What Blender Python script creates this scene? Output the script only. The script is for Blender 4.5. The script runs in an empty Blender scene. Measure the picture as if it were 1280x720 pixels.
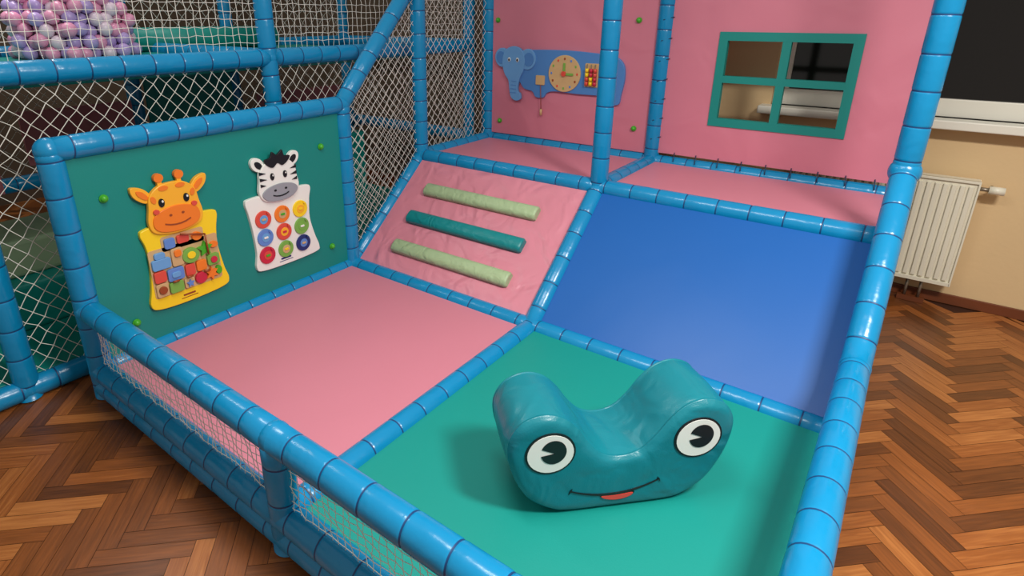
import bpy, math, random
from mathutils import Vector, Matrix
random.seed(7)
scn=bpy.context.scene
COL=bpy.context.collection
V=Vector
# ------------------------------------------------------------------ dims
a,b,d,r,yt=1.2,1.2156,1.349,0.6206,1.3414
hp,hr,hw,fz=0.5257,0.2716,0.9006,-0.12
R=0.044
YW=1.775
# ------------------------------------------------------------------ materials
def lin(c):
    return tuple(((x/255)/12.92 if x/255<=.04045 else ((x/255+.055)/1.055)**2.4) for x in c)+(1,)
def mat(name,col,rough=.5,var=.06,vscale=3,bump=.0,bscale=20,wr=0,wscale=4,metal=0,coat=0,spec=.5,em=None):
    m=bpy.data.materials.new(name);m.use_nodes=True
    nt=m.node_tree;N=nt.nodes;Lk=nt.links
    p=N['Principled BSDF'];p.inputs['Roughness'].default_value=rough
    p.inputs['Metallic'].default_value=metal
    p.inputs['Specular IOR Level'].default_value=spec
    p.inputs['Coat Weight'].default_value=coat
    tc=N.new('ShaderNodeTexCoord')
    nz=N.new('ShaderNodeTexNoise');nz.inputs['Scale'].default_value=vscale;nz.inputs['Detail'].default_value=3
    Lk.new(tc.outputs['Object'],nz.inputs['Vector'])
    mx=N.new('ShaderNodeMix');mx.data_type='RGBA'
    c=lin(col)
    mx.inputs['A'].default_value=tuple(x*(1-var) for x in c[:3])+(1,)
    mx.inputs['B'].default_value=tuple(min(1,x*(1+var)) for x in c[:3])+(1,)
    Lk.new(nz.outputs['Fac'],mx.inputs['Factor']);Lk.new(mx.outputs['Result'],p.inputs['Base Color'])
    last=None
    if bump>0:
        n2=N.new('ShaderNodeTexNoise');n2.inputs['Scale'].default_value=bscale;n2.inputs['Detail'].default_value=2
        Lk.new(tc.outputs['Object'],n2.inputs['Vector'])
        bp=N.new('ShaderNodeBump');bp.inputs['Strength'].default_value=bump;bp.inputs['Distance'].default_value=.004
        Lk.new(n2.outputs['Fac'],bp.inputs['Height']);last=bp
    if wr>0:
        n3=N.new('ShaderNodeTexNoise');n3.inputs['Scale'].default_value=wscale;n3.inputs['Detail'].default_value=1.5;n3.inputs['Distortion'].default_value=1.2
        Lk.new(tc.outputs['Object'],n3.inputs['Vector'])
        b2=N.new('ShaderNodeBump');b2.inputs['Strength'].default_value=wr;b2.inputs['Distance'].default_value=.03
        Lk.new(n3.outputs['Fac'],b2.inputs['Height'])
        if last: Lk.new(last.outputs['Normal'],b2.inputs['Normal'])
        last=b2
    if last: Lk.new(last.outputs['Normal'],p.inputs['Normal'])
    return m
M={}
M['pipe']=mat('sky_blue_vinyl',(12,134,186),.25,.08,6,.12,60,.12,9)
M['strap']=mat('navy_strap',(10,62,112),.5)
M['pink']=mat('pink_vinyl',(208,128,145),.44,.03,3,.08,200,.08,3)
M['pinkw']=mat('pink_wall_vinyl',(207,122,141),.5,.04,3,.08,200,.40,3)
M['pinkr']=mat('pink_ramp_vinyl',(211,131,148),.34,.04,4,.08,200,.75,6)
M['teal']=mat('teal_vinyl',(8,142,132),.48,.03,3,.08,200,.08,3)
M['tealp']=mat('teal_panel',(6,132,124),.52,.04,3,.12,200)
M['blue']=mat('blue_slide_vinyl',(22,92,170),.38,.03,3,.05,200,.08,2.2,spec=.35)
M['frog']=mat('frog_leatherette',(16,122,136),.34,.06,6,.16,220,.34,9)
M['sage']=mat('sage_vinyl',(162,184,142),.42,.05,6,.10,120,.35,14)
M['tealbar']=mat('teal_bar_vinyl',(10,130,134),.38,.05,6,.10,120,.35,14)
M['white']=mat('white_lacquer',(238,238,232),.35,.01)
M['black']=mat('black_lacquer',(14,14,16),.4,.02)
M['grey']=mat('grey_lacquer',(150,152,160),.4,.02)
M['yellow']=mat('yellow_lacquer',(250,212,30),.35,.02)
M['gold']=mat('golden_lacquer',(248,178,44),.35,.02)
M['orange']=mat('orange_lacquer',(240,126,34),.35,.02)
M['brown']=mat('brown_lacquer',(150,70,30),.4,.02)
M['red']=mat('red_lacquer',(218,78,62),.35,.02)
M['crimson']=mat('crimson_lacquer',(200,40,66),.35,.02)
M['green']=mat('green_lacquer',(120,174,74),.35,.02)
M['lime']=mat('lime_plastic',(70,170,40),.35,.02)
M['cblue']=mat('mid_blue_lacquer',(96,136,206),.35,.02)
M['lblue']=mat('light_blue_lacquer',(104,160,214),.4,.03)
M['dblue']=mat('elephant_ear_blue',(78,132,196),.4,.03)
M['navy']=mat('navy_lacquer',(28,44,110),.35,.02)
M['wood']=mat('light_wood',(206,170,120),.5,.12,14)
M['tongue']=mat('red_tongue',(226,70,58),.4,.02)
M['net']=mat('white_net_cord',(234,232,222),.7,.05)
M['cord']=mat('dark_cord',(30,50,80),.6)
M['wall']=mat('beige_wall_paint',(218,188,142),.8,.04,1.5,.2,60)
M['walld']=mat('beige_wall_baked_shade',(98,82,66),.85,.06,1.5,.2,60)  # darkened copy of the wall beige, shade of the left side put into colour
M['trimw']=mat('white_window_frame',(232,228,214),.35,.02)
M['rad']=mat('radiator_enamel',(228,222,202),.35,.02)
M['metal']=mat('valve_metal',(150,140,125),.35,.05,metal=.7)
M['bboard']=mat('dark_wood_baseboard',(112,58,30),.45,.2,8)
M['night']=mat('night_glass',(20,15,12),.10,.1,1.2)
M['pball']=mat('pink_ball',(230,156,190),.3,.02)
M['vball']=mat('lavender_ball',(180,156,214),.3,.02)
M['wball']=mat('white_ball',(226,206,222),.3,.02)
M['pale']=mat('pale_green_foam',(140,164,130),.5,.05)
M['dpink']=mat('dusky_pink_foam',(176,104,112),.5,.05)
# ------------------------------------------------------------------ mesh builder
class MB:
    def __init__(s): s.v=[];s.f=[];s.m=[];s.mats=[];s.sm=[]
    def mi(s,k):
        if k not in s.mats: s.mats.append(k)
        return s.mats.index(k)
    def add(s,vs,fs,k,smooth=False):
        o=len(s.v);s.v+= [tuple(x) for x in vs];mi=s.mi(k)
        for f in fs: s.f.append([o+i for i in f]);s.m.append(mi);s.sm.append(smooth)
    def box(s,lo,hi,k):
        x0,y0,z0=lo;x1,y1,z1=hi
        vs=[(x0,y0,z0),(x1,y0,z0),(x1,y1,z0),(x0,y1,z0),(x0,y0,z1),(x1,y0,z1),(x1,y1,z1),(x0,y1,z1)]
        s.add(vs,[(0,3,2,1),(4,5,6,7),(0,1,5,4),(1,2,6,5),(2,3,7,6),(3,0,4,7)],k)
    def plate(s,out,z0,z1,fr,k,ch=.0):
        O,u,v,n=fr
        A=sum(out[i][0]*out[(i+1)%len(out)][1]-out[(i+1)%len(out)][0]*out[i][1] for i in range(len(out)))
        if A<0: out=out[::-1]
        N=len(out)
        layers=[(z0,0)]
        if ch>0: layers+=[(z1-ch,0),(z1-ch*.3,ch*.3),(z1,ch)]
        else: layers+=[(z1,0)]
        vs=[]
        for z,ins in layers:
            for i in range(N):
                p=V((out[i][0],out[i][1]))
                if ins>0:
                    q0=V(out[i-1][:2]);q1=V(out[(i+1)%N][:2]);t=(q1-q0)
                    if t.length>1e-9:
                        t.normalize();p=p+V((-t.y,t.x))*ins
                vs.append(O+u*p.x+v*p.y+n*z)
        fs=[list(range(N))[::-1],[ (len(layers)-1)*N+i for i in range(N)]]
        s.add(vs,fs,k)
        o=len(s.v)-len(vs);mi=s.mi(k)
        for l in range(len(layers)-1):
            for i in range(N):
                j=(i+1)%N
                s.f.append([o+l*N+i,o+l*N+j,o+(l+1)*N+j,o+(l+1)*N+i]);s.m.append(mi);s.sm.append(False)
    def cyl(s,A,B,r0,k,seg=16,r1=None,smooth=True):
        A=V(A);B=V(B);r1=r0 if r1 is None else r1
        t=(B-A).normalized();x=t.orthogonal().normalized();y=t.cross(x)
        vs=[]
        for P,rr in((A,r0),(B,r1)):
            for i in range(seg):
                an=2*math.pi*i/seg;vs.append(P+x*rr*math.cos(an)+y*rr*math.sin(an))
        s.add(vs,[(i,(i+1)%seg,seg+(i+1)%seg,seg+i) for i in range(seg)],k,smooth)
        o=len(s.v)-2*seg;mi=s.mi(k)
        s.f.append([o+i for i in range(seg)][::-1]);s.m.append(mi);s.sm.append(False)
        s.f.append([o+seg+i for i in range(seg)]);s.m.append(mi);s.sm.append(False)
    def sphere(s,c,rr,k,seg=14,rings=9,sc=(1,1,1)):
        c=V(c);vs=[c+V((0,0,rr*sc[2]))]
        for i in range(1,rings):
            th=math.pi*i/rings
            for j in range(seg):
                ph=2*math.pi*j/seg
                vs.append(c+V((rr*sc[0]*math.sin(th)*math.cos(ph),rr*sc[1]*math.sin(th)*math.sin(ph),rr*sc[2]*math.cos(th))))
        vs.append(c-V((0,0,rr*sc[2])))
        fs=[(0,1+j,1+(j+1)%seg) for j in range(seg)]
        for i in range(rings-2):
            for j in range(seg):
                p=1+i*seg+j;q=1+i*seg+(j+1)%seg
                fs.append((p,p+seg,q+seg,q))
        l=len(vs)-1;o=1+(rings-2)*seg
        fs+=[(l,o+(j+1)%seg,o+j) for j in range(seg)]
        s.add(vs,fs,k,True)
    def obj(s,name,parent=None,bev=0,coll=None):
        me=bpy.data.meshes.new(name);me.from_pydata(s.v,[],s.f)
        for k in s.mats: me.materials.append(M[k])
        me.polygons.foreach_set('material_index',s.m);me.polygons.foreach_set('use_smooth',s.sm)
        me.update()
        ob=bpy.data.objects.new(name,me);COL.objects.link(ob)
        if parent: ob.parent=parent
        if bev:
            md=ob.modifiers.new('bev','BEVEL');md.width=bev;md.segments=3;md.limit_method='ANGLE';md.angle_limit=math.radians(35)
        return ob
def empty(name,parent=None):
    e=bpy.data.objects.new(name,None);COL.objects.link(e);e.empty_display_size=.1
    if parent: e.parent=parent
    return e
def cat(ps,n=6,closed=True):
    out=[];N=len(ps)
    rng=range(N) if closed else range(N-1)
    for i in rng:
        g=(lambda k: ps[k%N]) if closed else (lambda k: ps[max(0,min(N-1,k))])
        p0,p1,p2,p3=[V(g(i+k)) for k in(-1,0,1,2)]
        for s in range(n):
            t=s/n
            out.append(tuple(.5*((2*p1)+(p2-p0)*t+(2*p0-5*p1+4*p2-p3)*t*t+(3*p1-p0-3*p2+p3)*t**3)))
    if not closed: out.append(tuple(ps[-1]))
    return out
def ell(cx,cy,rx,ry,rot=0,n=32):
    o=[]
    for i in range(n):
        t=2*math.pi*i/n;x=rx*math.cos(t);y=ry*math.sin(t)
        o.append((cx+x*math.cos(rot)-y*math.sin(rot),cy+x*math.sin(rot)+y*math.cos(rot)))
    return o
def rrect(x0,y0,x1,y1,rr,n=5):
    o=[]
    for cx,cy,s in((x1-rr,y1-rr,0),(x0+rr,y1-rr,1),(x0+rr,y0+rr,2),(x1-rr,y0+rr,3)):
        for i in range(n+1):
            t=(s+i/n)*math.pi/2;o.append((cx+rr*math.cos(t),cy+rr*math.sin(t)))
    return o
# ------------------------------------------------------------------ padded pipes
def pipe(A,B,parent,name='padded_pipe',rad=R,sp=.128,seg=24,off=None):
    A=V(A);B=V(B);L=(B-A).length;t=(B-A).normalized()
    x=t.orthogonal().normalized();y=t.cross(x)
    n=max(1,round(L/sp));s=L/n
    prof=[(0,rad,'pipe')]
    o=random.uniform(.3,.7)*s if off is None else off
    k=o
    while k<L-.01:
        w=.0028
        prof+=[(k-.009,rad,'pipe'),(k-w-.002,rad*.985,'pipe'),(k-w,rad*.965,'strap'),(k+w,rad*.965,'pipe'),(k+w+.002,rad*.985,'pipe'),(k+.009,rad,'pipe')]
        k+=s*random.uniform(.93,1.07)
    prof.append((L,rad,'pipe'))
    mb=MB();mp=mb.mi('pipe');ms=mb.mi('strap')
    tl=random.uniform(-.06,.06)
    for (q,rr,_) in prof:
        for i in range(seg):
            an=2*math.pi*i/seg
            sk=(tl*rr*math.cos(an)) if 0<q<L else 0
            mb.v.append(tuple(A+t*(q+sk)+x*rr*math.cos(an)+y*rr*math.sin(an)))
    for l in range(len(prof)-1):
        mi=ms if (prof[l][2]=='strap') else mp
        for i in range(seg):
            j=(i+1)%seg
            mb.f.append([l*seg+i,l*seg+j,(l+1)*seg+j,(l+1)*seg+i]);mb.m.append(mi);mb.sm.append(True)
    for q in (0,(len(prof)-1)*seg):
        mb.f.append([q+i for i in range(seg)]);mb.m.append(mp);mb.sm.append(False)
    return mb.obj(name,parent)
def joint(P,parent,rad=None,name='padded_joint'):
    mb=MB();mb.sphere(P,rad or R*1.05,'pipe',22,14);mb.obj(name,parent)
# ------------------------------------------------------------------ nets
def inpoly(p,poly):
    x,y=p;c=False;n=len(poly)
    for i in range(n):
        x0,y0=poly[i];x1,y1=poly[i-1]
        if (y0>y)!=(y1>y) and x<(x1-x0)*(y-y0)/(y1-y0)+x0: c=not c
    return c
def net(name,O,u,v,poly,cell=.045,th=.0013,parent=None,jit=.12,asp=1.1,sq=False):
    O=V(O);u=V(u);v=V(v);n=u.cross(v)
    h=cell/2*1.2;hv=h*asp
    if sq: h=hv=cell
    xs=[p[0] for p in poly];ys=[p[1] for p in poly]
    i0,i1=int(min(xs)/h)-1,int(max(xs)/h)+2;j0,j1=int(min(ys)/hv)-1,int(max(ys)/hv)+2
    node={}
    def nd(i,j):
        if (i,j) not in node:
            node[(i,j)]=(i*h+random.uniform(-1,1)*h*jit,j*hv+random.uniform(-1,1)*h*jit,random.uniform(-1,1)*.004)
        return node[(i,j)]
    mb=MB();mi=mb.mi('net')
    def P(q): return O+u*q[0]+v*q[1]+n*q[2]
    for i in range(i0,i1):
        for j in range(j0,j1):
            if (i+j)%2 and not sq: continue
            for di,dj in (((1,0),(0,1)) if sq else ((-1,1),(1,1))):
                p=nd(i,j);q=nd(i+di,j+dj)
                ip=inpoly(p[:2],poly);iq=inpoly(q[:2],poly)
                if not ip and not iq: continue
                if ip!=iq:
                    A,B=(p,q) if ip else (q,p);lo,hi=0,1
                    for _ in range(7):
                        m=(lo+hi)/2;w=(A[0]+(B[0]-A[0])*m,A[1]+(B[1]-A[1])*m)
                        if inpoly(w,poly): lo=m
                        else: hi=m
                    p=A;q=tuple(A[k]+(B[k]-A[k])*lo for k in range(3))
                a3=P(p);b3=P(q);t=(b3-a3)
                if t.length<1e-4: continue
                t.normalize();x=t.orthogonal().normalized();y=t.cross(x);o=len(mb.v)
                for C in(a3,b3):
                    for k in range(3):
                        an=2*math.pi*k/3;mb.v.append(tuple(C+x*th*math.cos(an)+y*th*math.sin(an)))
                for k in range(3):
                    mb.f.append([o+k,o+(k+1)%3,o+3+(k+1)%3,o+3+k]);mb.m.append(mi);mb.sm.append(True)
    return mb.obj(name,parent)
# ------------------------------------------------------------------ main frame
frame=empty('soft_play_frame')
H=2.1
def P_(A,B,**k): pipe(A,B,frame,**k)
zl=fz+.005
for y in(-d,0):
    P_((-a,y,0),(0,y,0));P_((0,y,0),(b,y,0))
P_((-a,-d,0),(-a,0,0));P_((0,-d,0),(0,0,0));P_((b,-d,0),(b,0,0))
P_((-a,-d,-.07),(0,-d,-.07));P_((0,-d,-.07),(b,-d,-.07));P_((b,-d,-.07),(b,0,-.07));P_((-a,-d,-.07),(-a,0,-.07))
P_((-a,-d,hr),(0,-d,hr));P_((0,-d,hr),(b,-d,hr));P_((b,-d,hr),(b,0,hr))
P_((-a,-d,zl),(-a,-d,hw));P_((0,-d,zl),(0,-d,hr));P_((b,-d,zl),(b,-d,hr))
P_((-a,0,zl),(-a,0,hw+.01));P_((b,0,zl),(b,0,hr))
P_((-a,-d,hw),(-a,0,hw+.01))
P_((-a,0,hw+.01),(-a,r,hw+.01+1.066*r))
P_((-a,0,0),(-a,r,hp));P_((0,0,0),(0,r,hp));P_((b,0,0),(b,r,hp));P_((b,0,hr),(b,r,hp+hr))
for y in(r,yt):
    P_((-a,y,hp),(0,y,hp));P_((0,y,hp),(b,y,hp))
for x in(-a,0,b): P_((x,r,hp),(x,yt,hp))
for x in(-a,0,b):
    for y in(r,yt): P_((x,y,zl),(x,y,H))
for x0,x1 in((-a,0),(0,b)):
    P_((x0,yt,H-.05),(x1,yt,H-.05))
P_((-a,r,H-.05),(-a,yt,H-.05))
for p in [(-a,-d,0),(0,-d,0),(b,-d,0),(-a,0,0),(0,0,0),(b,0,0),(-a,-d,hr),(0,-d,hr),(b,-d,hr),(-a,-d,hw),(-a,0,hw+.01),
          (b,0,hr),(-a,r,hp),(0,r,hp),(b,r,hp),(-a,yt,hp),(0,yt,hp),(b,yt,hp),(-a,r,hw+.01+1.066*r)]: joint(p,frame)
joint((b,r,hp+hr),frame,R*1.22)
# ------------------------------------------------------------------ nets of the main frame
net('safety_net',(-a,0,0),(0,1,0),(0,0,1),[(.035,.05),(r-.035,hp+.02),(r-.035,hw-.03+1.066*(r-.04)),(.035,hw)],.043,.0017,frame)
net('safety_net',(-a,0,0),(0,1,0),(0,0,1),[(r+.035,hp+.04),(yt-.035,hp+.04),(yt-.035,H-.1),(r+.035,H-.1)],.045,.0017,frame)
net('safety_net',(-a,-d,0),(1,0,0),(0,0,1),[(.04,.03),(a-.04,.03),(a-.04,hr-.03),(.04,hr-.03)],.026,.0013,frame,sq=True,jit=.10)
net('safety_net',(0,-d,0),(1,0,0),(0,0,1),[(.04,.03),(b-.04,.03),(b-.04,hr-.03),(.04,hr-.03)],.026,.0013,frame,sq=True,jit=.10)
net('safety_net',(b,-d,0),(0,1,0),(0,0,1),[(.04,.03),(d-.04,.03),(d-.04,hr-.03),(.04,hr-.03)],.026,.0013,frame,sq=True,jit=.10)
net('safety_net',(b,0,0),(0,1,0),(0,0,1),[(.03,.06),(r-.03,hp+.02),(r-.03,hp+hr-.06),(.03,hr-.02)],.036,.0014,frame)
# ------------------------------------------------------------------ mats
def slab(name,c00,c10,c11,c01,th,k,nu=1,nv=1,sag=0,bev=.012,parent=None):
    c=[V(q) for q in(c00,c10,c11,c01)];n=(c[1]-c[0]).cross(c[3]-c[0]).normalized()
    mb=MB();vs=[]
    for L_ in(0,1):
        for j in range(nv+1):
            for i in range(nu+1):
                s=i/nu;t=j/nv
                p=c[0]*(1-s)*(1-t)+c[1]*s*(1-t)+c[2]*s*t+c[3]*(1-s)*t
                p=p-n*(th*L_+sag*16*s*(1-s)*t*(1-t)*(1-L_))
                vs.append(p)
    W=nu+1;T=W*(nv+1);fs=[]
    for j in range(nv):
        for i in range(nu):
            q=j*W+i;fs.append((q,q+1,q+W+1,q+W));fs.append((T+q,T+q+W,T+q+W+1,T+q+1))
    for i in range(nu):
        fs.append((i,T+i,T+i+1,i+1));q=nv*W+i;fs.append((q,q+1,T+q+1,T+q))
    for j in range(nv):
        q=j*W;fs.append((q,q+W,T+q+W,T+q));q=j*W+nu;fs.append((q,T+q,T+q+W,q+W))
    mb.add(vs,fs,k,False)
    return mb.obj(name,parent,bev)
g=.03
slab('pink_floor_mat',(-a+g,-d+g,.012),(-g,-d+g,.012),(-g,-g,.012),(-a+g,-g,.012),.06,'pink')
slab('teal_floor_mat',(g,-d+g,.012),(b-g,-d+g,.012),(b-g,-g,.012),(g,-g,.012),.06,'teal')
nr=V((0,-hp,r)).normalized();ur=V((0,r,hp)).normalized();Lr=math.hypot(r,hp)
def rp(x,s,h): return V((x,0,0))+ur*s+nr*h
cr_=empty('padded_climbing_ramp')
slab('ramp_pad',rp(-a+g,.03,.012),rp(-g,.03,.012),rp(-g,Lr-.03,.012),rp(-a+g,Lr-.03,.012),.05,'pinkr',parent=cr_)
slab('blue_slide',rp(g,.03,.014),rp(b-.02,.03,.014),rp(b-.02,Lr-.03,.014),rp(g,Lr-.03,.014),.05,'blue')
def bar(x0,x1,y,k,h=.036,w=.040):
    s0=y/r*Lr
    mb=MB();prof=[(-w,0),(-w,h*.55),(-w*.8,h*.9),(-w*.4,h*1.08),(w*.4,h*1.08),(w*.8,h*.9),(w,h*.55),(w,0)]
    N=len(prof);xs=[(x0,.82),(x0+.006,.96),(x0+.012,1),(x1-.012,1),(x1-.006,.96),(x1,.82)];vs=[]
    for x,sc in xs:
        for p,q in prof: vs.append(rp(x,s0+p*sc,.012+q*sc))
    nx=len(xs)
    mb.add(vs,[list(range(N)),[(nx-1)*N+i for i in range(N)][::-1]],k)
    mi=mb.mi(k)
    for l in range(nx-1):
        for i in range(N):
            j=(i+1)%N;mb.f.append([l*N+j,l*N+i,(l+1)*N+i,(l+1)*N+j]);mb.m.append(mi);mb.sm.append(True)
    mb.obj('foam_climbing_rung',cr_)
bar(-.99,-.232,.436,'sage');bar(-.995,-.222,.286,'tealbar');bar(-.975,-.202,.136,'sage')
slab('pink_platform_mat',(-a+g,r+g,hp+.01),(-g,r+g,hp+.01),(-g,yt-g,hp+.01),(-a+g,yt-g,hp+.01),.05,'pink',parent=frame)
slab('pink_platform_mat',(g,r+g,hp+.01),(b-g,r+g,hp+.01),(b-g,yt-g,hp+.01),(g,yt-g,hp+.01),.05,'pink',parent=frame)
mb=MB();mb.box((-a-.02,-d+.035,.035),(-a+.012,-.035,hw-.03),'tealp');tb=mb.obj('teal_activity_panel',frame,bev=.004)
zt=H-.09
mb=MB();mb.box((-a+.035,yt-.012,hp+.045),(-.035,yt+.015,zt),'pinkw');wl=mb.obj('pink_back_panel',frame,bev=.004)
wx0,wx1,wz0,wz1=.30,.95,.775,1.268
pw=empty('playhouse_window_panel',frame)
mb=MB();x0,x1,z0=.035,b-.03,hp+.06
mb.box((x0,yt-.012,z0),(wx0+.03,yt+.012,zt),'pinkw');mb.box((wx1-.03,yt-.012,z0),(x1,yt+.012,zt),'pinkw')
mb.box((wx0+.03,yt-.012,z0),(wx1-.03,yt+.012,wz0+.03),'pinkw');mb.box((wx0+.03,yt-.012,wz1-.03),(wx1-.03,yt+.012,zt),'pinkw')
mb.obj('pink_vinyl_sheet',pw)
mb=MB();t=.044;ya,yb=yt-.018,yt+.018
mb.box((wx0,ya,wz0),(wx0+t,yb,wz1),'tealp');mb.box((wx1-t,ya,wz0),(wx1,yb,wz1),'tealp')
mb.box((wx0+t,ya,wz0),(wx1-t,yb,wz0+t),'tealp');mb.box((wx0+t,ya,wz1-t),(wx1-t,yb,wz1),'tealp')
xm=(wx0+wx1)/2;zm=(wz0+wz1)/2+.005
mb.box((xm-.02,ya+.001,wz0+t),(xm+.02,yb-.001,wz1-t),'tealp')
mb.box((wx0+t,ya+.001,zm-.018),(xm-.02,yb-.001,zm+.018),'tealp');mb.box((xm+.02,ya+.001,zm-.018),(wx1-t,yb-.001,zm+.018),'tealp')
mb.obj('teal_window_frame',pw)
mb=MB()
n=9
for i in range(n):
    x=.14+i*(b-.24)/(n-1)
    mb.cyl((x,yt-.015,z0+.012),(x+.006,yt-.046,hp+.026),.0026,'cord',6)
for i in range(12):
    z=z0+.08+i*.11
    mb.cyl((.0,yt-R-.002,z),(.05,yt-.016,z+.015),.0024,'cord',6)
mb.obj('lacing_cord',pw)
def bolt(P,n,parent=None):
    P=V(P);n=V(n);mb=MB();mb.cyl(P,P+n*.008,.016,'lime',16);mb.sphere(P+n*.008,.0135,'lime',14,8);mb.obj('green_bolt_cap',parent)
for y,z in((-1.213,.693),(-.169,.716),(-1.192,.150),(-.148,.160)): bolt((-a+.012,y,z),(1,0,0),tb)
for x,z in((-1.118,1.32),(-.15,1.323),(-1.089,.66),(-.12,.71)): bolt((x,yt-.012,z),(0,-1,0),wl)
# ------------------------------------------------------------------ giraffe board
FG=(V((-a+.0125,0,0)),V((0,1,0)),V((0,0,1)),V((1,0,0)))
gb=empty('giraffe_activity_board')
mb=MB()
body=cat([(-1.118,.515),(-1.09,.535),(-.95,.55),(-.81,.545),(-.783,.525),(-.795,.46),(-.80,.38),(-.785,.27),(-.77,.205),(-.80,.175),(-.95,.165),(-1.09,.172),(-1.128,.20),(-1.115,.27),(-1.10,.38),(-1.105,.46)],5)
mb.plate(body,0,.018,FG,'yellow',.003);mb.obj('board_body',gb)
mb=MB()
hx=-.965;hk=.90
def hh(ps): return [(hx+(x-hx)*hk,z) for x,z in ps]
for s in(-1,1):
    mb.plate(hh(cat([(hx+s*.085,.655),(hx+s*.12,.70),(hx+s*.172,.712),(hx+s*.165,.672),(hx+s*.12,.640)],5)),.002,.020,FG,'gold',.002)
    mb.plate(hh(cat([(hx+s*.105,.662),(hx+s*.125,.688),(hx+s*.152,.697),(hx+s*.148,.678),(hx+s*.12,.656)],5)),.019,.0235,FG,'orange')
    mb.plate(rrect(hx+s*.040-.009,.68,hx+s*.040+.009,.735,.008),.003,.019,FG,'gold')
    mb.plate(ell(hx+s*.042,.732,.019,.018),.004,.022,FG,'orange')
head=hh(cat([(hx,.708),(hx+.06,.70),(hx+.105,.665),(hx+.118,.61),(hx+.128,.55),(hx+.10,.507),(hx,.49),(hx-.10,.507),(hx-.128,.55),(hx-.118,.61),(hx-.105,.665),(hx-.06,.70)],5))
mb.plate(head,.012,.030,FG,'gold',.003)
mb.plate(hh(cat([(hx-.09,.59),(hx,.61),(hx+.09,.59),(hx+.11,.545),(hx+.08,.512),(hx,.50),(hx-.08,.512),(hx-.11,.545)],5)),.028,.036,FG,'orange',.002)
mb.plate(ell(hx-.035,.690,.020,.010),.029,.033,FG,'orange');mb.plate(ell(hx+.035,.69,.020,.010),.029,.033,FG,'orange');mb.plate(ell(hx-.082,.65,.010,.016,.3),.029,.033,FG,'orange');mb.plate(ell(hx+.082,.65,.010,.016,-.3),.029,.033,FG,'orange')
for s in(-1,1):
    mb.plate(ell(hx+s*.052,.632,.012,.018),.029,.034,FG,'black');mb.plate(ell(hx+.004+s*.052,.638,.004,.005),.033,.036,FG,'white')
    mb.plate(ell(hx+s*.026,.574,.006,.005),.035,.038,FG,'brown')
    mb.plate(ell(hx+s*.080,.60,.012,.010),.029,.0385,FG,'red')
sm=[(hx+q*.055,.530+.24*q*q*.05) for q in[-1,-.6,-.2,.2,.6,1]]
mb.plate([(x,z+.003) for x,z in sm]+[(x,z-.003) for x,z in sm[::-1]],.035,.038,FG,'brown')
mb.obj('giraffe_head',gb)
mb=MB()
mb.plate(rrect(-1.105,.225,-.802,.44,.012),.017,.020,FG,'wood')
mb.plate(rrect(-1.045,.42,-.86,.485,.012),.017,.020,FG,'wood')
def star(cx_,cy_,ro,ri,k=5):
    return [(cx_+(ro if q%2==0 else ri)*math.sin(q*math.pi/k),cy_+(ro if q%2==0 else ri)*math.cos(q*math.pi/k)) for q in range(2*k)]
def B4(p,q,r_,s_,k,h=.033): mb.plate(rrect(p,q,r_,s_,.010),.019,h,FG,k,.002)
B4(-1.100,.352,-1.022,.398,'lblue');B4(-1.085,.398,-1.04,.425,'lblue',.031)
B4(-1.016,.345,-.965,.425,'wood',.030);B4(-1.005,.388,-.975,.418,'orange',.038)
B4(-1.100,.296,-1.050,.346,'red');B4(-1.045,.285,-.975,.340,'cblue');B4(-1.03,.30,-.992,.325,'lblue',.038)
B4(-1.100,.230,-1.050,.290,'wood',.030);mb.plate(ell(-1.075,.262,.017,.017),.030,.038,FG,'brown',.001)
B4(-1.045,.230,-.985,.279,'green');B4(-.980,.230,-.935,.275,'wood',.030);mb.plate(star(-.957,.252,.018,.009),.030,.037,FG,'cblue')
B4(-.968,.284,-.925,.337,'red');mb.plate(ell(-.935,.375,.038,.034),.019,.036,FG,'green',.002);mb.plate(ell(-.935,.378,.018,.016),.035,.041,FG,'yellow',.001)
B4(-.918,.290,-.872,.338,'orange');mb.plate(ell(-.905,.258,.026,.026),.019,.034,FG,'crimson',.002)
mb.plate(star(-.868,.385,.036,.018),.019,.034,FG,'lime');B4(-.866,.300,-.810,.350,'green',.034);mb.plate(ell(-.838,.325,.015,.015),.034,.040,FG,'crimson',.001)
mb.plate(star(-.855,.262,.032,.015,6),.019,.036,FG,'orange');mb.plate(ell(-.82,.268,.014,.020),.019,.034,FG,'lime',.001)
mb.plate(ell(-.825,.392,.018,.014),.019,.032,FG,'orange',.001)
B4(-1.035,.430,-.99,.475,'cblue',.030);B4(-.982,.440,-.93,.476,'red',.032);mb.plate(ell(-.895,.452,.022,.018),.019,.034,FG,'orange',.001)
for q in (-1.02,-.96,-.88): mb.cyl((-a+.0535,q-.012,.286),(-a+.0535,q+.014,.286),.005,'brown',8)
mb.cyl((-a+.055,-.97,.485),(-a+.055,-.865,.455),.004,'brown',8)
mb.cyl((-a+.055,-.865,.455),(-a+.055,-.862,.36),.004,'brown',8)
mb.plate(rrect(-.99,.196,-.935,.204,.003),.0175,.0192,FG,'brown');mb.plate(rrect(-1.0,.186,-.925,.189,.001),.0175,.0192,FG,'brown')
mb.obj('puzzle_pieces',gb)
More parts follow.
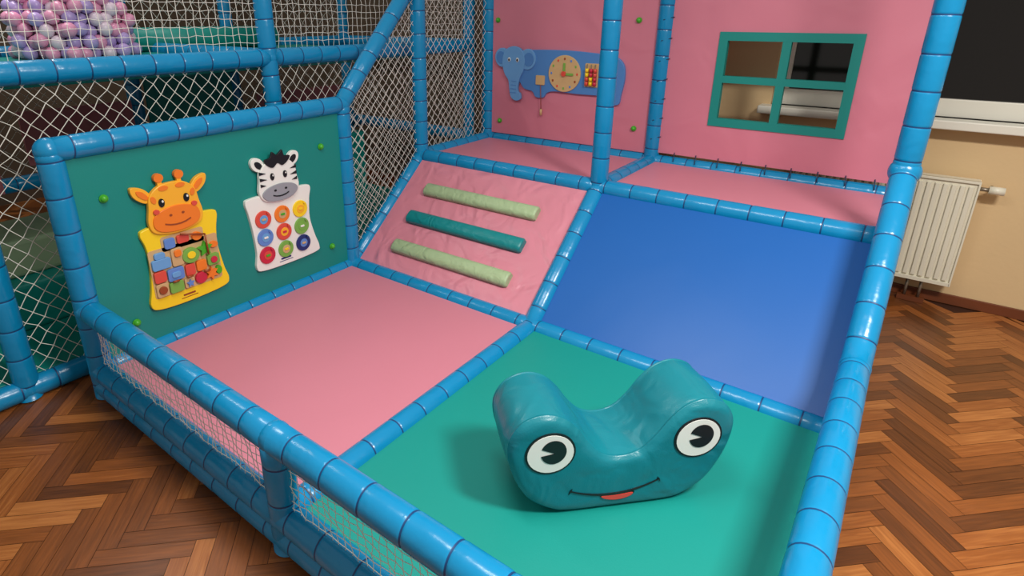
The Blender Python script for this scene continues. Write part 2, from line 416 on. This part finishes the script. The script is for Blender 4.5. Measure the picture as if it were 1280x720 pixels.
# ------------------------------------------------------------------ zebra board
zb=empty('zebra_activity_board')
mb=MB()
body=cat([(-.640,.528),(-.61,.545),(-.45,.548),(-.30,.545),(-.268,.527),(-.28,.47),(-.287,.37),(-.265,.27),(-.243,.20),(-.265,.172),(-.43,.165),(-.59,.172),(-.622,.198),(-.612,.27),(-.618,.38),(-.63,.47)],5)
mb.plate(body,0,.018,FG,'white',.003);mb.obj('board_body',zb)
mb=MB()
cx=-.455
for s in(-1,1):
    mb.plate(ell(cx+s*.098,.695,.030,.040,-s*.8),.002,.020,FG,'white',.002)
    mb.plate(ell(cx+s*.096,.693,.014,.024,-s*.8),.019,.023,FG,'black')
head=cat([(cx,.712),(cx+.06,.70),(cx+.098,.66),(cx+.105,.615),(cx+.112,.56),(cx+.08,.515),(cx,.500),(cx-.08,.515),(cx-.112,.56),(cx-.105,.615),(cx-.098,.66),(cx-.06,.70)],5)
mb.plate(head,.012,.030,FG,'white',.003)
mb.plate(cat([(cx-.07,.578),(cx,.590),(cx+.07,.578),(cx+.10,.55),(cx+.07,.517),(cx,.506),(cx-.07,.517),(cx-.10,.55)],5),.029,.036,FG,'grey',.002)
mane=cat([(cx-.06,.690),(cx-.07,.715),(cx-.04,.722),(cx-.025,.748),(cx,.73),(cx+.03,.75),(cx+.04,.722),(cx+.072,.715),(cx+.055,.690),(cx+.025,.675),(cx,.69),(cx-.028,.672)],4)
mb.plate(mane,.028,.036,FG,'black',.002)
for s in(-1,1):
    for zz,l in((.655,.035),(.625,.038),(.597,.030)):
        mb.plate([(cx+s*.103,zz+.009),(cx+s*.103,zz-.007),(cx+s*(.103-l),zz-.004)],.0285,.033,FG,'black')
    mb.plate(ell(cx+s*.036,.630,.011,.017),.029,.034,FG,'black');mb.plate(ell(cx+s*.036+.003,.636,.0035,.004),.033,.036,FG,'white')
    mb.plate(ell(cx+s*.03,.562,.007,.005),.035,.038,FG,'black')
sm=[(cx+q*.045,.530+.2*q*q*.05) for q in[-1,-.6,-.2,.2,.6,1]]
mb.plate([(x,z+.003) for x,z in sm]+[(x,z-.003) for x,z in sm[::-1]],.035,.038,FG,'black')
mb.obj('zebra_head',zb)
mb=MB()
cc=[['red','orange','yellow'],['cblue','red','green'],['crimson','green','navy']]
for j in range(3):
    for i in range(3):
        x=-.560+i*.107;z=.432-j*.092
        mb.plate(ell(x,z,.043,.043),.017,.026,FG,cc[j][i],.002)
        mb.plate(ell(x,z,.022,.022),.025,.028,FG,['lblue','wood','gold','lblue','gold','green','red','wood','cblue'][(j*3+i)],.001)
        mb.plate(rrect(x-.012,z-.004,x+.010,z+.006,.003),.0275,.032,FG,['wood','white','lime','crimson','yellow','white','wood','orange','white'][(i*2+j)%9],.001)
        mb.cyl(V((-a+.0385,x+.022,z+.028)),V((-a+.048,x+.022,z+.028)),.005,cc[j][i],10)
mb.plate(rrect(cx-.03,.196,cx+.03,.205,.003),.0175,.0192,FG,'navy');mb.plate(rrect(cx-.04,.186,cx+.04,.189,.001),.0175,.0192,FG,'navy')
mb.obj('memory_discs',zb)
# ------------------------------------------------------------------ elephant board
FB=(V((0,yt-.0125,0)),V((1,0,0)),V((0,0,1)),V((0,-1,0)))
eb=empty('elephant_activity_board')
mb=MB()
body=cat([(-.93,1.12),(-.85,1.14),(-.60,1.145),(-.40,1.135),(-.28,1.125),(-.215,1.08),(-.20,1.0),(-.215,.90),(-.225,.845),(-.27,.84),(-.30,.865),(-.34,.885),(-.50,.885),(-.66,.89),(-.72,.875),(-.745,.845),(-.80,.845),(-.83,.88),(-.90,.90),(-.95,1.0)],5)
mb.plate(body,0,.018,FB,'dblue',.003);mb.obj('elephant_body',eb)
mb=MB()
hd=cat([(-1.03,1.14),(-.975,1.16),(-.915,1.14),(-.885,1.08),(-.895,1.01),(-.92,.96),(-.935,.90),(-.93,.87),(-.915,.86),(-.91,.825),(-.945,.81),(-.985,.83),(-1.0,.88),(-1.01,.94),(-1.04,.98),(-1.06,1.04),(-1.055,1.10)],5)
mb.plate(hd,.012,.030,FB,'lblue',.003)
mb.plate(ell(-1.065,1.085,.058,.062,.2),.004,.024,FB,'lblue',.003);mb.plate(ell(-1.075,1.085,.034,.040,.2),.023,.027,FB,'dblue')
mb.plate(ell(-.868,1.08,.062,.066,-.2),.006,.026,FB,'lblue',.003);mb.plate(ell(-.858,1.08,.037,.043,-.2),.025,.029,FB,'dblue')
for s in(-1,1):
    mb.plate(ell(-.972+s*.032,1.075,.010,.014),.029,.034,FB,'white');mb.plate(ell(-.972+s*.032,1.073,.006,.009),.033,.036,FB,'black')
for q in range(4): mb.plate(rrect(-.995+q*.004,.86+q*.025,-.945,.864+q*.025,.001),.0295,.032,FB,'dblue')
mb.obj('elephant_head',eb)
mb=MB()
mb.plate(ell(-.595,1.005,.112,.112,0,40),.017,.026,FB,'wood',.002)
for i in range(12):
    t_=i*math.pi/6;mb.plate(ell(-.595+.09*math.cos(t_),1.005+.09*math.sin(t_),.006,.008,0,10),.025,.028,FB,['red','green','cblue','brown'][i%4])
mb.plate(rrect(-.602,1.0,-.588,1.07,.004),.028,.032,FB,'green');mb.plate(rrect(-.60,.996,-.53,1.010,.004),.030,.034,FB,'green');mb.plate(ell(-.595,1.005,.016,.016),.030,.038,FB,'red')
mb.obj('toy_clock',eb)
mb=MB()
mb.plate(rrect(-.455,.935,-.365,1.075,.006),.017,.022,FB,'wood')
for i,k in enumerate(['red','yellow','red']):
    x=-.437+i*.027
    mb.cyl((x,yt-.045,.94),(x,yt-.045,1.07),.003,'metal',8)
    for j in range(4): mb.cyl((x,yt-.045,.945+j*.026),(x,yt-.045,.967+j*.026),.011,['red','yellow','crimson'][(i+j//2)%3],12)
mb.plate(rrect(-.80,.925,-.735,.985,.006),.017,.026,FB,'wood',.002)
mb.plate(rrect(-.345,.95,-.26,1.05,.02),.017,.021,FB,'lblue',.001)
mb.cyl((-.76,yt-.04,.925),(-.755,yt-.03,.76),.0025,'brown',6);mb.cyl((-.755,yt-.03,.77),(-.755,yt-.03,.73),.008,'wood',10)
mb.obj('bead_abacus',eb)
# ------------------------------------------------------------------ frog rocker
fr=empty('frog_rocker')
n=V((.72,-.69,0)).normalized();u=V((-n.y,n.x,0));FO=V((.740,-.745,.014))+n*.016
FF=(FO,u,V((0,0,1)),n)
half=[(0,0),(.14,.001),(.200,.014),(.262,.058),(.302,.125),(.325,.2),(.324,.262),(.292,.312),(.235,.333),(.180,.319),(.135,.278),(.098,.226),(.055,.184)]
pts=half+[(0,.170)]+[(-x,z) for x,z in half[:0:-1]]
out=cat(pts,7);N=len(out);T=.23
def insetp(i,ins):
    q0=V(out[i-1]);q1=V(out[(i+1)%N]);t_=(q1-q0).normalized();return V(out[i])+V((-t_.y,t_.x))*ins
prof=[(.005,.045),(.004,.028),(.0015,.015),(-.004,.006),(-.011,.0012),(-.0125,-.0012),(-.0150,-.0012),(-.0165,.0008),(-.021,0)]+[(-.021-(T-.042)*k/10,-.004*math.sin(math.pi*k/10)) for k in range(1,10)]+[(-T+.021,0),(-T+.0165,.0008),(-T+.015,-.0012),(-T+.0125,-.0012),(-T+.011,.0012),(-T+.004,.006),(-T-.0015,.015),(-T-.004,.028),(-T-.005,.045)]
mb=MB();mi=mb.mi('frog')
for z,ins in prof:
    for i in range(N):
        p=insetp(i,ins)
        dep=-z/T
        if 0.1<dep<.9 and abs(p.x)<.17 and p.y>.12:
            k_=(1-abs(p.x)/.17)*math.sin(math.pi*dep)
            p=p+V((0,1))*(.0045*k_*math.sin(p.x*95+dep*5))
        q=FO+u*p.x+V((0,0,1))*p.y+n*z
        mb.v.append(tuple(q))
for l in range(len(prof)-1):
    for i in range(N):
        j=(i+1)%N;mb.f.append([l*N+j,l*N+i,(l+1)*N+i,(l+1)*N+j]);mb.m.append(mi);mb.sm.append(True)
mb.f.append([i for i in range(N)]);mb.m.append(mi);mb.sm.append(True)
l=len(prof)-1;mb.f.append([l*N+i for i in range(N)][::-1]);mb.m.append(mi);mb.sm.append(True)
mb.obj('frog_body',fr)
mb=MB()
for s in(-1,1):
    ex,ez=s*.214,.222
    mb.plate(ell(ex,ez,.071,.067),.002,.0075,FF,'black');mb.plate(ell(ex,ez,.065,.061),.007,.0090,FF,'white')
    px,pz=ex+.008,ez+.006
    w=[]
    for i in range(33):
        t_=math.radians(195+i*325/32);w.append((px+.036*math.cos(t_),pz+.038*math.sin(t_)))
    w.append((px+.004,pz-.004))
    mb.plate(w,.0085,.0105,FF,'black')
mo=[];
for i in range(17):
    q=-1+i/8;mo.append((-.018+q*.130,.056+.03*q*q+(.004*q)))
mb.plate([(x,z+.0028*(1-abs((x+.018)/.15))+.0008) for x,z in mo]+[(x,z-.0028*(1-abs((x+.018)/.15))-.0008) for x,z in mo[::-1]],.002,.008,FF,'black')
for s in(-1,1):
    x,z=mo[0] if s<0 else mo[-1]
    mb.plate([(x-s*.004,z+.008),(x+s*.003,z+.002),(x+s*.006,z-.010),(x,z-.002)],.002,.0078,FF,'black')
tg=[(-.06,.0545),(-.03,.0540),(.0,.0540),(.04,.057),(.035,.045),(.01,.035),(-.02,.034),(-.05,.043)]
mb.plate(cat(tg,4),.002,.0070,FF,'black')
mb.plate(cat([(x*.92-.001,.046+(z-.046)*.78) for x,z in tg],4),.002,.0086,FF,'tongue')
mb.obj('frog_face',fr)
# ------------------------------------------------------------------ neighbouring play tower
bg=empty('netted_play_tower')
bx=-1.43
def B_(A,B,**k): pipe(A,B,bg,**k)
Z2=1.15
B_((bx,-3.2,Z2),(bx,-.25,Z2));B_((bx,-.25,Z2),(bx,1.45,Z2))
for y in(-1.55,-.25,1.42): B_((bx,y,zl),(bx,y,2.2))
B_((bx,-3.2,-.075),(bx,1.4,-.075))
bx2=-2.75
B_((bx2,-3.2,Z2),(bx2,1.5,Z2))
for y in(-1.75,-.35,.35,1.42): B_((bx2,y,zl),(bx2,y,2.2))
B_((bx2,-3.2,.45),(bx2,1.5,.45))
for y in(-1.55,-.25,1.42):
    B_((bx,y,Z2),(bx2,y,Z2))
B_((bx,1.42,.5),(bx2,1.42,.5))
for p in[(bx,-1.55,Z2),(bx,-.25,Z2),(bx,1.42,Z2),(bx,-1.55,-.075)]: joint(p,bg)
mb=MB();mb.box((bx2+.03,-3.2,Z2-.06),(bx-.05,.9,Z2-.01),'teal');mb.obj('upper_deck',bg,.01)
mb=MB();mb.box((bx2+.03,-3.2,fz+.001),(bx-.05,1.4,-.05),'teal');mb.obj('lower_deck_mat',bg,.01)
mb=MB();mb.box((-2.35,-1.7,-.05),(-1.9,-.9,.18),'teal');mb.box((-2.4,-1.6,.18),(-2.0,-.8,.36),'pale');mb.box((-2.6,-.5,-.05),(-2.1,.2,.35),'dpink')
mb.box((-2.65,.4,-.05),(-2.0,.9,.55),'teal');mb.obj('foam_blocks',bg,.02)
mb=MB();mb.cyl((-2.6,-.40,Z2+.06),(-2.6,.62,Z2+.06),.07,'teal',24);mb.obj('teal_bolster',bg)
mb=MB();mb.box((-2.72,-1.0,.55),(-2.70,-.4,.85),'dpink');mb.box((-2.72,-.3,.5),(-2.70,.3,1.0),'tealp');mb.box((-2.72,.5,.5),(-2.70,1.3,.8),'dpink');mb.box((-2.72,-2.9,.1),(-2.70,-1.9,.75),'tealp')
mb.box((-2.72,-1.85,.42),(-2.70,-1.15,.72),'dpink');mb.box((-2.72,-.9,1.6),(-2.7,.2,2.1),'tealp');mb.obj('tower_back_panels',bg)
net('tower_net',(bx,0,0),(0,1,0),(0,0,1),[(-3.0,Z2+.04),(1.38,Z2+.04),(1.38,1.75),(-3.0,1.75)],.036,.0016,bg,sq=True,jit=.12)
net('tower_net',(bx,0,0),(0,1,0),(0,0,1),[(-1.95,-.03),(1.38,-.03),(1.38,Z2-.04),(-1.95,Z2-.04)],.052,.0019,bg,jit=.2)
net('tower_net',(bx2,0,0),(0,1,0),(0,0,1),[(-2.0,.5),(1.4,.5),(1.4,1.9),(-2.0,1.9)],.07,.0018,bg)
mb=MB();br=.035
cx0,cy0=-2.42,-.74
for lay in range(8):
    rad=.31*math.sqrt(1-(lay/8.5)**2)
    zz=Z2-.01+br+lay*br*1.5
    m=int(rad/(br*2))+2
    for i in range(-m,m+1):
        for j in range(-m,m+1):
            x=(i+(j%2)*.5+(lay%2)*.25)*br*2.02;y=(j+(lay%2)*.5)*br*1.78
            if x*x+y*y<(rad*random.uniform(.85,1.03))**2: mb.sphere((cx0+x+random.uniform(-.008,.008),cy0+y*.95,zz+random.uniform(-.008,.008)),br,random.choice(['pball','pball','vball','vball','wball']),10,7)
mb.obj('ball_pit_balls')
# ------------------------------------------------------------------ room shell
Lp,Wp=.28,.056
me_v=[];me_f=[];uvs=[];tint=[]
c45=math.cos(math.pi/4);gap=.0008
X0,X1,Y0,Y1=-4.6,4.0,-4.2,1.80
def addp(x0,y0,x1,y1,vert):
    q=[(x0+gap,y0+gap),(x1-gap,y0+gap),(x1-gap,y1-gap),(x0+gap,y1-gap)]
    w=[((x-y)*c45,(x+y)*c45) for x,y in q]
    mx=sum(p[0] for p in w)/4;my=sum(p[1] for p in w)/4
    if not(X0-.1<mx<X1+.1 and Y0-.1<my<Y1-.02): return
    w=[(min(max(x,X0-.2),X1+.2),min(y,Y1)) for x,y in w]
    o=len(me_v);me_v.extend([(x,y,fz) for x,y in w]);me_f.append((o,o+1,o+2,o+3))
    ou,ov=random.uniform(0,50),random.uniform(0,50);t_=random.random()
    base=[(0,0),(Lp,0),(Lp,Wp),(0,Wp)] if not vert else [(0,0),(0,Wp),(Lp,Wp),(Lp,0)]
    for s_,t2 in base: uvs.append((s_+ou,t2+ov));tint.append(t_)
for i in range(-34,35):
    for j in range(-210,211):
        ox=j*Wp+i*Lp;oy=j*Wp-i*Lp
        if abs(ox)>9 or abs(oy)>9: continue
        addp(ox,oy,ox+Lp,oy+Wp,False)
        addp(ox+Lp,oy+Wp-Lp,ox+Lp+Wp,oy+Wp,True)
o=len(me_v);zz=fz-.0015;me_v.extend([(X0,Y0,zz),(X1,Y0,zz),(X1,Y1,zz),(X0,Y1,zz)]);me_f.append((o,o+1,o+2,o+3));uvs+=[(0,0)]*4;tint+=[-.6]*4
me=bpy.data.meshes.new('floor');me.from_pydata(me_v,[],me_f)
ul=me.uv_layers.new(name='UVMap')
for i,q in enumerate(uvs): ul.data[i].uv=q
ca=me.attributes.new('tint','FLOAT','CORNER')
for i,q in enumerate(tint): ca.data[i].value=q
fm=bpy.data.materials.new('parquet_wood');fm.use_nodes=True;nt=fm.node_tree;NN=nt.nodes;LL=nt.links;pb=NN['Principled BSDF']
uvn=NN.new('ShaderNodeUVMap');mp=NN.new('ShaderNodeMapping');mp.inputs['Scale'].default_value=(4,60,1);LL.new(uvn.outputs[0],mp.inputs[0])
nz=NN.new('ShaderNodeTexNoise');nz.inputs['Scale'].default_value=1.8;nz.inputs['Detail'].default_value=5;nz.inputs['Distortion'].default_value=.6;LL.new(mp.outputs[0],nz.inputs['Vector'])
at=NN.new('ShaderNodeAttribute');at.attribute_name='tint'
m1=NN.new('ShaderNodeMath');m1.operation='MULTIPLY_ADD';m1.inputs[1].default_value=.55;LL.new(nz.outputs['Fac'],m1.inputs[0])
m2=NN.new('ShaderNodeMath');m2.operation='MULTIPLY';m2.inputs[1].default_value=.60;LL.new(at.outputs['Fac'],m2.inputs[0]);LL.new(m2.outputs[0],m1.inputs[2])
cr=NN.new('ShaderNodeValToRGB');LL.new(m1.outputs[0],cr.inputs[0])
e=cr.color_ramp.elements;e[0].position=.05;e[0].color=lin((54,28,14));e[1].position=.98;e[1].color=lin((184,118,62))
q=e.new(.42);q.color=lin((110,62,28));q=e.new(.7);q.color=lin((144,82,37))
LL.new(cr.outputs[0],pb.inputs['Base Color']);pb.inputs['Roughness'].default_value=.34
bp=NN.new('ShaderNodeBump');bp.inputs['Strength'].default_value=.08;bp.inputs['Distance'].default_value=.003;LL.new(nz.outputs['Fac'],bp.inputs['Height']);LL.new(bp.outputs[0],pb.inputs['Normal'])
me.materials.append(fm);fo=bpy.data.objects.new('floor',me);COL.objects.link(fo)
ZC=2.75;wl0,wl1,wzb,wzt=.52,3.0,.86,2.3
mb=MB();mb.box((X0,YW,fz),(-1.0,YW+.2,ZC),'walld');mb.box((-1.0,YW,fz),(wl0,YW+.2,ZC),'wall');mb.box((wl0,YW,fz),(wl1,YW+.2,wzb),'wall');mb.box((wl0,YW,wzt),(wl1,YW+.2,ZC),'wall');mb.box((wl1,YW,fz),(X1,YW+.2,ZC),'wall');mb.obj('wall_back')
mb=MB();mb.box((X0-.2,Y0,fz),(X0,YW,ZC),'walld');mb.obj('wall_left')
mb=MB();mb.box((X0,YW-.014,fz),(X1,YW-.001,fz+.055),'bboard');mb.obj('baseboard_back',bev=.003)
wn=empty('window_1')
mb=MB();y0=YW+.04;y1=YW+.10
mb.box((wl0,y0,wzb),(wl1,y1,wzb+.09),'trimw');mb.box((wl0,y0,wzt-.07),(wl1,y1,wzt),'trimw');mb.box((wl0,y0,wzb+.09),(wl0+.07,y1,wzt-.07),'trimw');mb.box((wl1-.07,y0,wzb+.09),(wl1,y1,wzt-.07),'trimw')
mb.box((2.2,y0,wzb+.09),(2.28,y1,wzt-.07),'trimw');mb.obj('window_frame',wn,.004)
mb=MB();mb.box((wl0+.07,y0+.025,wzb+.09),(wl1-.07,y0+.035,wzt-.07),'night');mb.obj('night_pane',wn)
mb=MB();mb.box((wl0-.05,YW-.10,wzb-.045),(wl1+.05,YW+.10,wzb),'trimw');mb.obj('window_sill',wn,.006)
# radiator
rd=empty('panel_radiator');rx0,rx1,rz0,rz1=.72,1.53,.015,.58;ry=YW-.12
mb=MB();mb.box((rx0,ry+.012,rz0),(rx1,ry+.02,rz1),'rad');mb.box((rx0,ry+.06,rz0+.02),(rx1,ry+.07,rz1-.01),'rad')
w=.0333;nn=int((rx1-rx0)/w)
for i in range(nn):
    x=rx0+i*w+.006
    mb.plate([(x,rz0+.03),(x+w-.012,rz0+.03),(x+w-.012,rz1-.03),(x,rz1-.03)],-.012,0.0,(V((0,ry,0)),V((1,0,0)),V((0,0,1)),V((0,-1,0))),'rad',.004)
mb.box((rx0-.004,ry+.0,rz1-.012),(rx1+.004,ry+.075,rz1),'rad');mb.box((rx1-.004,ry,rz0),(rx1+.004,ry+.075,rz1-.012),'rad');mb.box((rx0-.004,ry,rz0),(rx0+.004,ry+.075,rz1-.012),'rad')
mb.box((rx0,ry,rz0),(rx1,ry+.012,rz0+.02),'rad')
mb.obj('radiator_panels',rd,.002)
mb=MB();mb.cyl((rx1,ry+.04,rz1-.04),(rx1+.05,ry+.04,rz1-.04),.010,'metal',12);mb.cyl((rx1+.04,ry+.04,rz1-.04),(rx1+.10,ry+.04,rz1-.04),.020,'rad',14);mb.cyl((rx1+.055,ry+.04,rz1-.04),(rx1+.055,YW-.001,rz1-.04),.008,'metal',10)
mb.cyl((1.42,ry+.04,rz0+.01),(1.42,ry+.04,fz+.03),.008,'metal',10);mb.cyl((1.36,ry+.04,rz0+.01),(1.36,ry+.04,fz+.03),.008,'metal',10)
mb.box((1.33,ry+.025,fz+.002),(1.45,ry+.055,fz+.03),'bboard')
mb.box((1.2,ry+.07,rz0+.1),(1.24,YW-.001,rz0+.14),'metal')
mb.obj('radiator_valve_and_pipes',rd)
# ------------------------------------------------------------------ lights
def area(name,loc,sx,sy,pw_,col=(1,.96,.90),tgt=None):
    L=bpy.data.lights.new(name,'AREA');L.shape='RECTANGLE';L.size=sx;L.size_y=sy;L.energy=pw_;L.color=col
    o=bpy.data.objects.new(name,L);o.location=loc;COL.objects.link(o)
    if tgt: o.rotation_euler=(V(tgt)-V(loc)).to_track_quat('-Z','Y').to_euler()
    return o
area('ceiling_light',(2.1,-.9,2.6),.7,.3,104)
area('ceiling_light',(.3,-1.2,2.7),1.2,.3,32)
area('ceiling_light',(-2.6,-1.0,2.7),1.2,.3,18)
w=bpy.data.worlds.new('World');scn.world=w;w.use_nodes=True
w.node_tree.nodes['Background'].inputs[0].default_value=(1,.95,.88,1);w.node_tree.nodes['Background'].inputs[1].default_value=.38
scn.view_settings.view_transform='Standard';scn.view_settings.look='None'
# ------------------------------------------------------------------ camera
cd=bpy.data.cameras.new('camera');cd.sensor_width=36;cd.lens=727.69/1280*36
cd.shift_x=(640-581.41)/1280;cd.shift_y=(284.32-360)/1280;cd.clip_start=.02
co=bpy.data.objects.new('camera',cd);co.location=(1.19414,-2.06149,1.34676);co.rotation_euler=(math.pi/2-.34876,0,.65230)
COL.objects.link(co);scn.camera=co
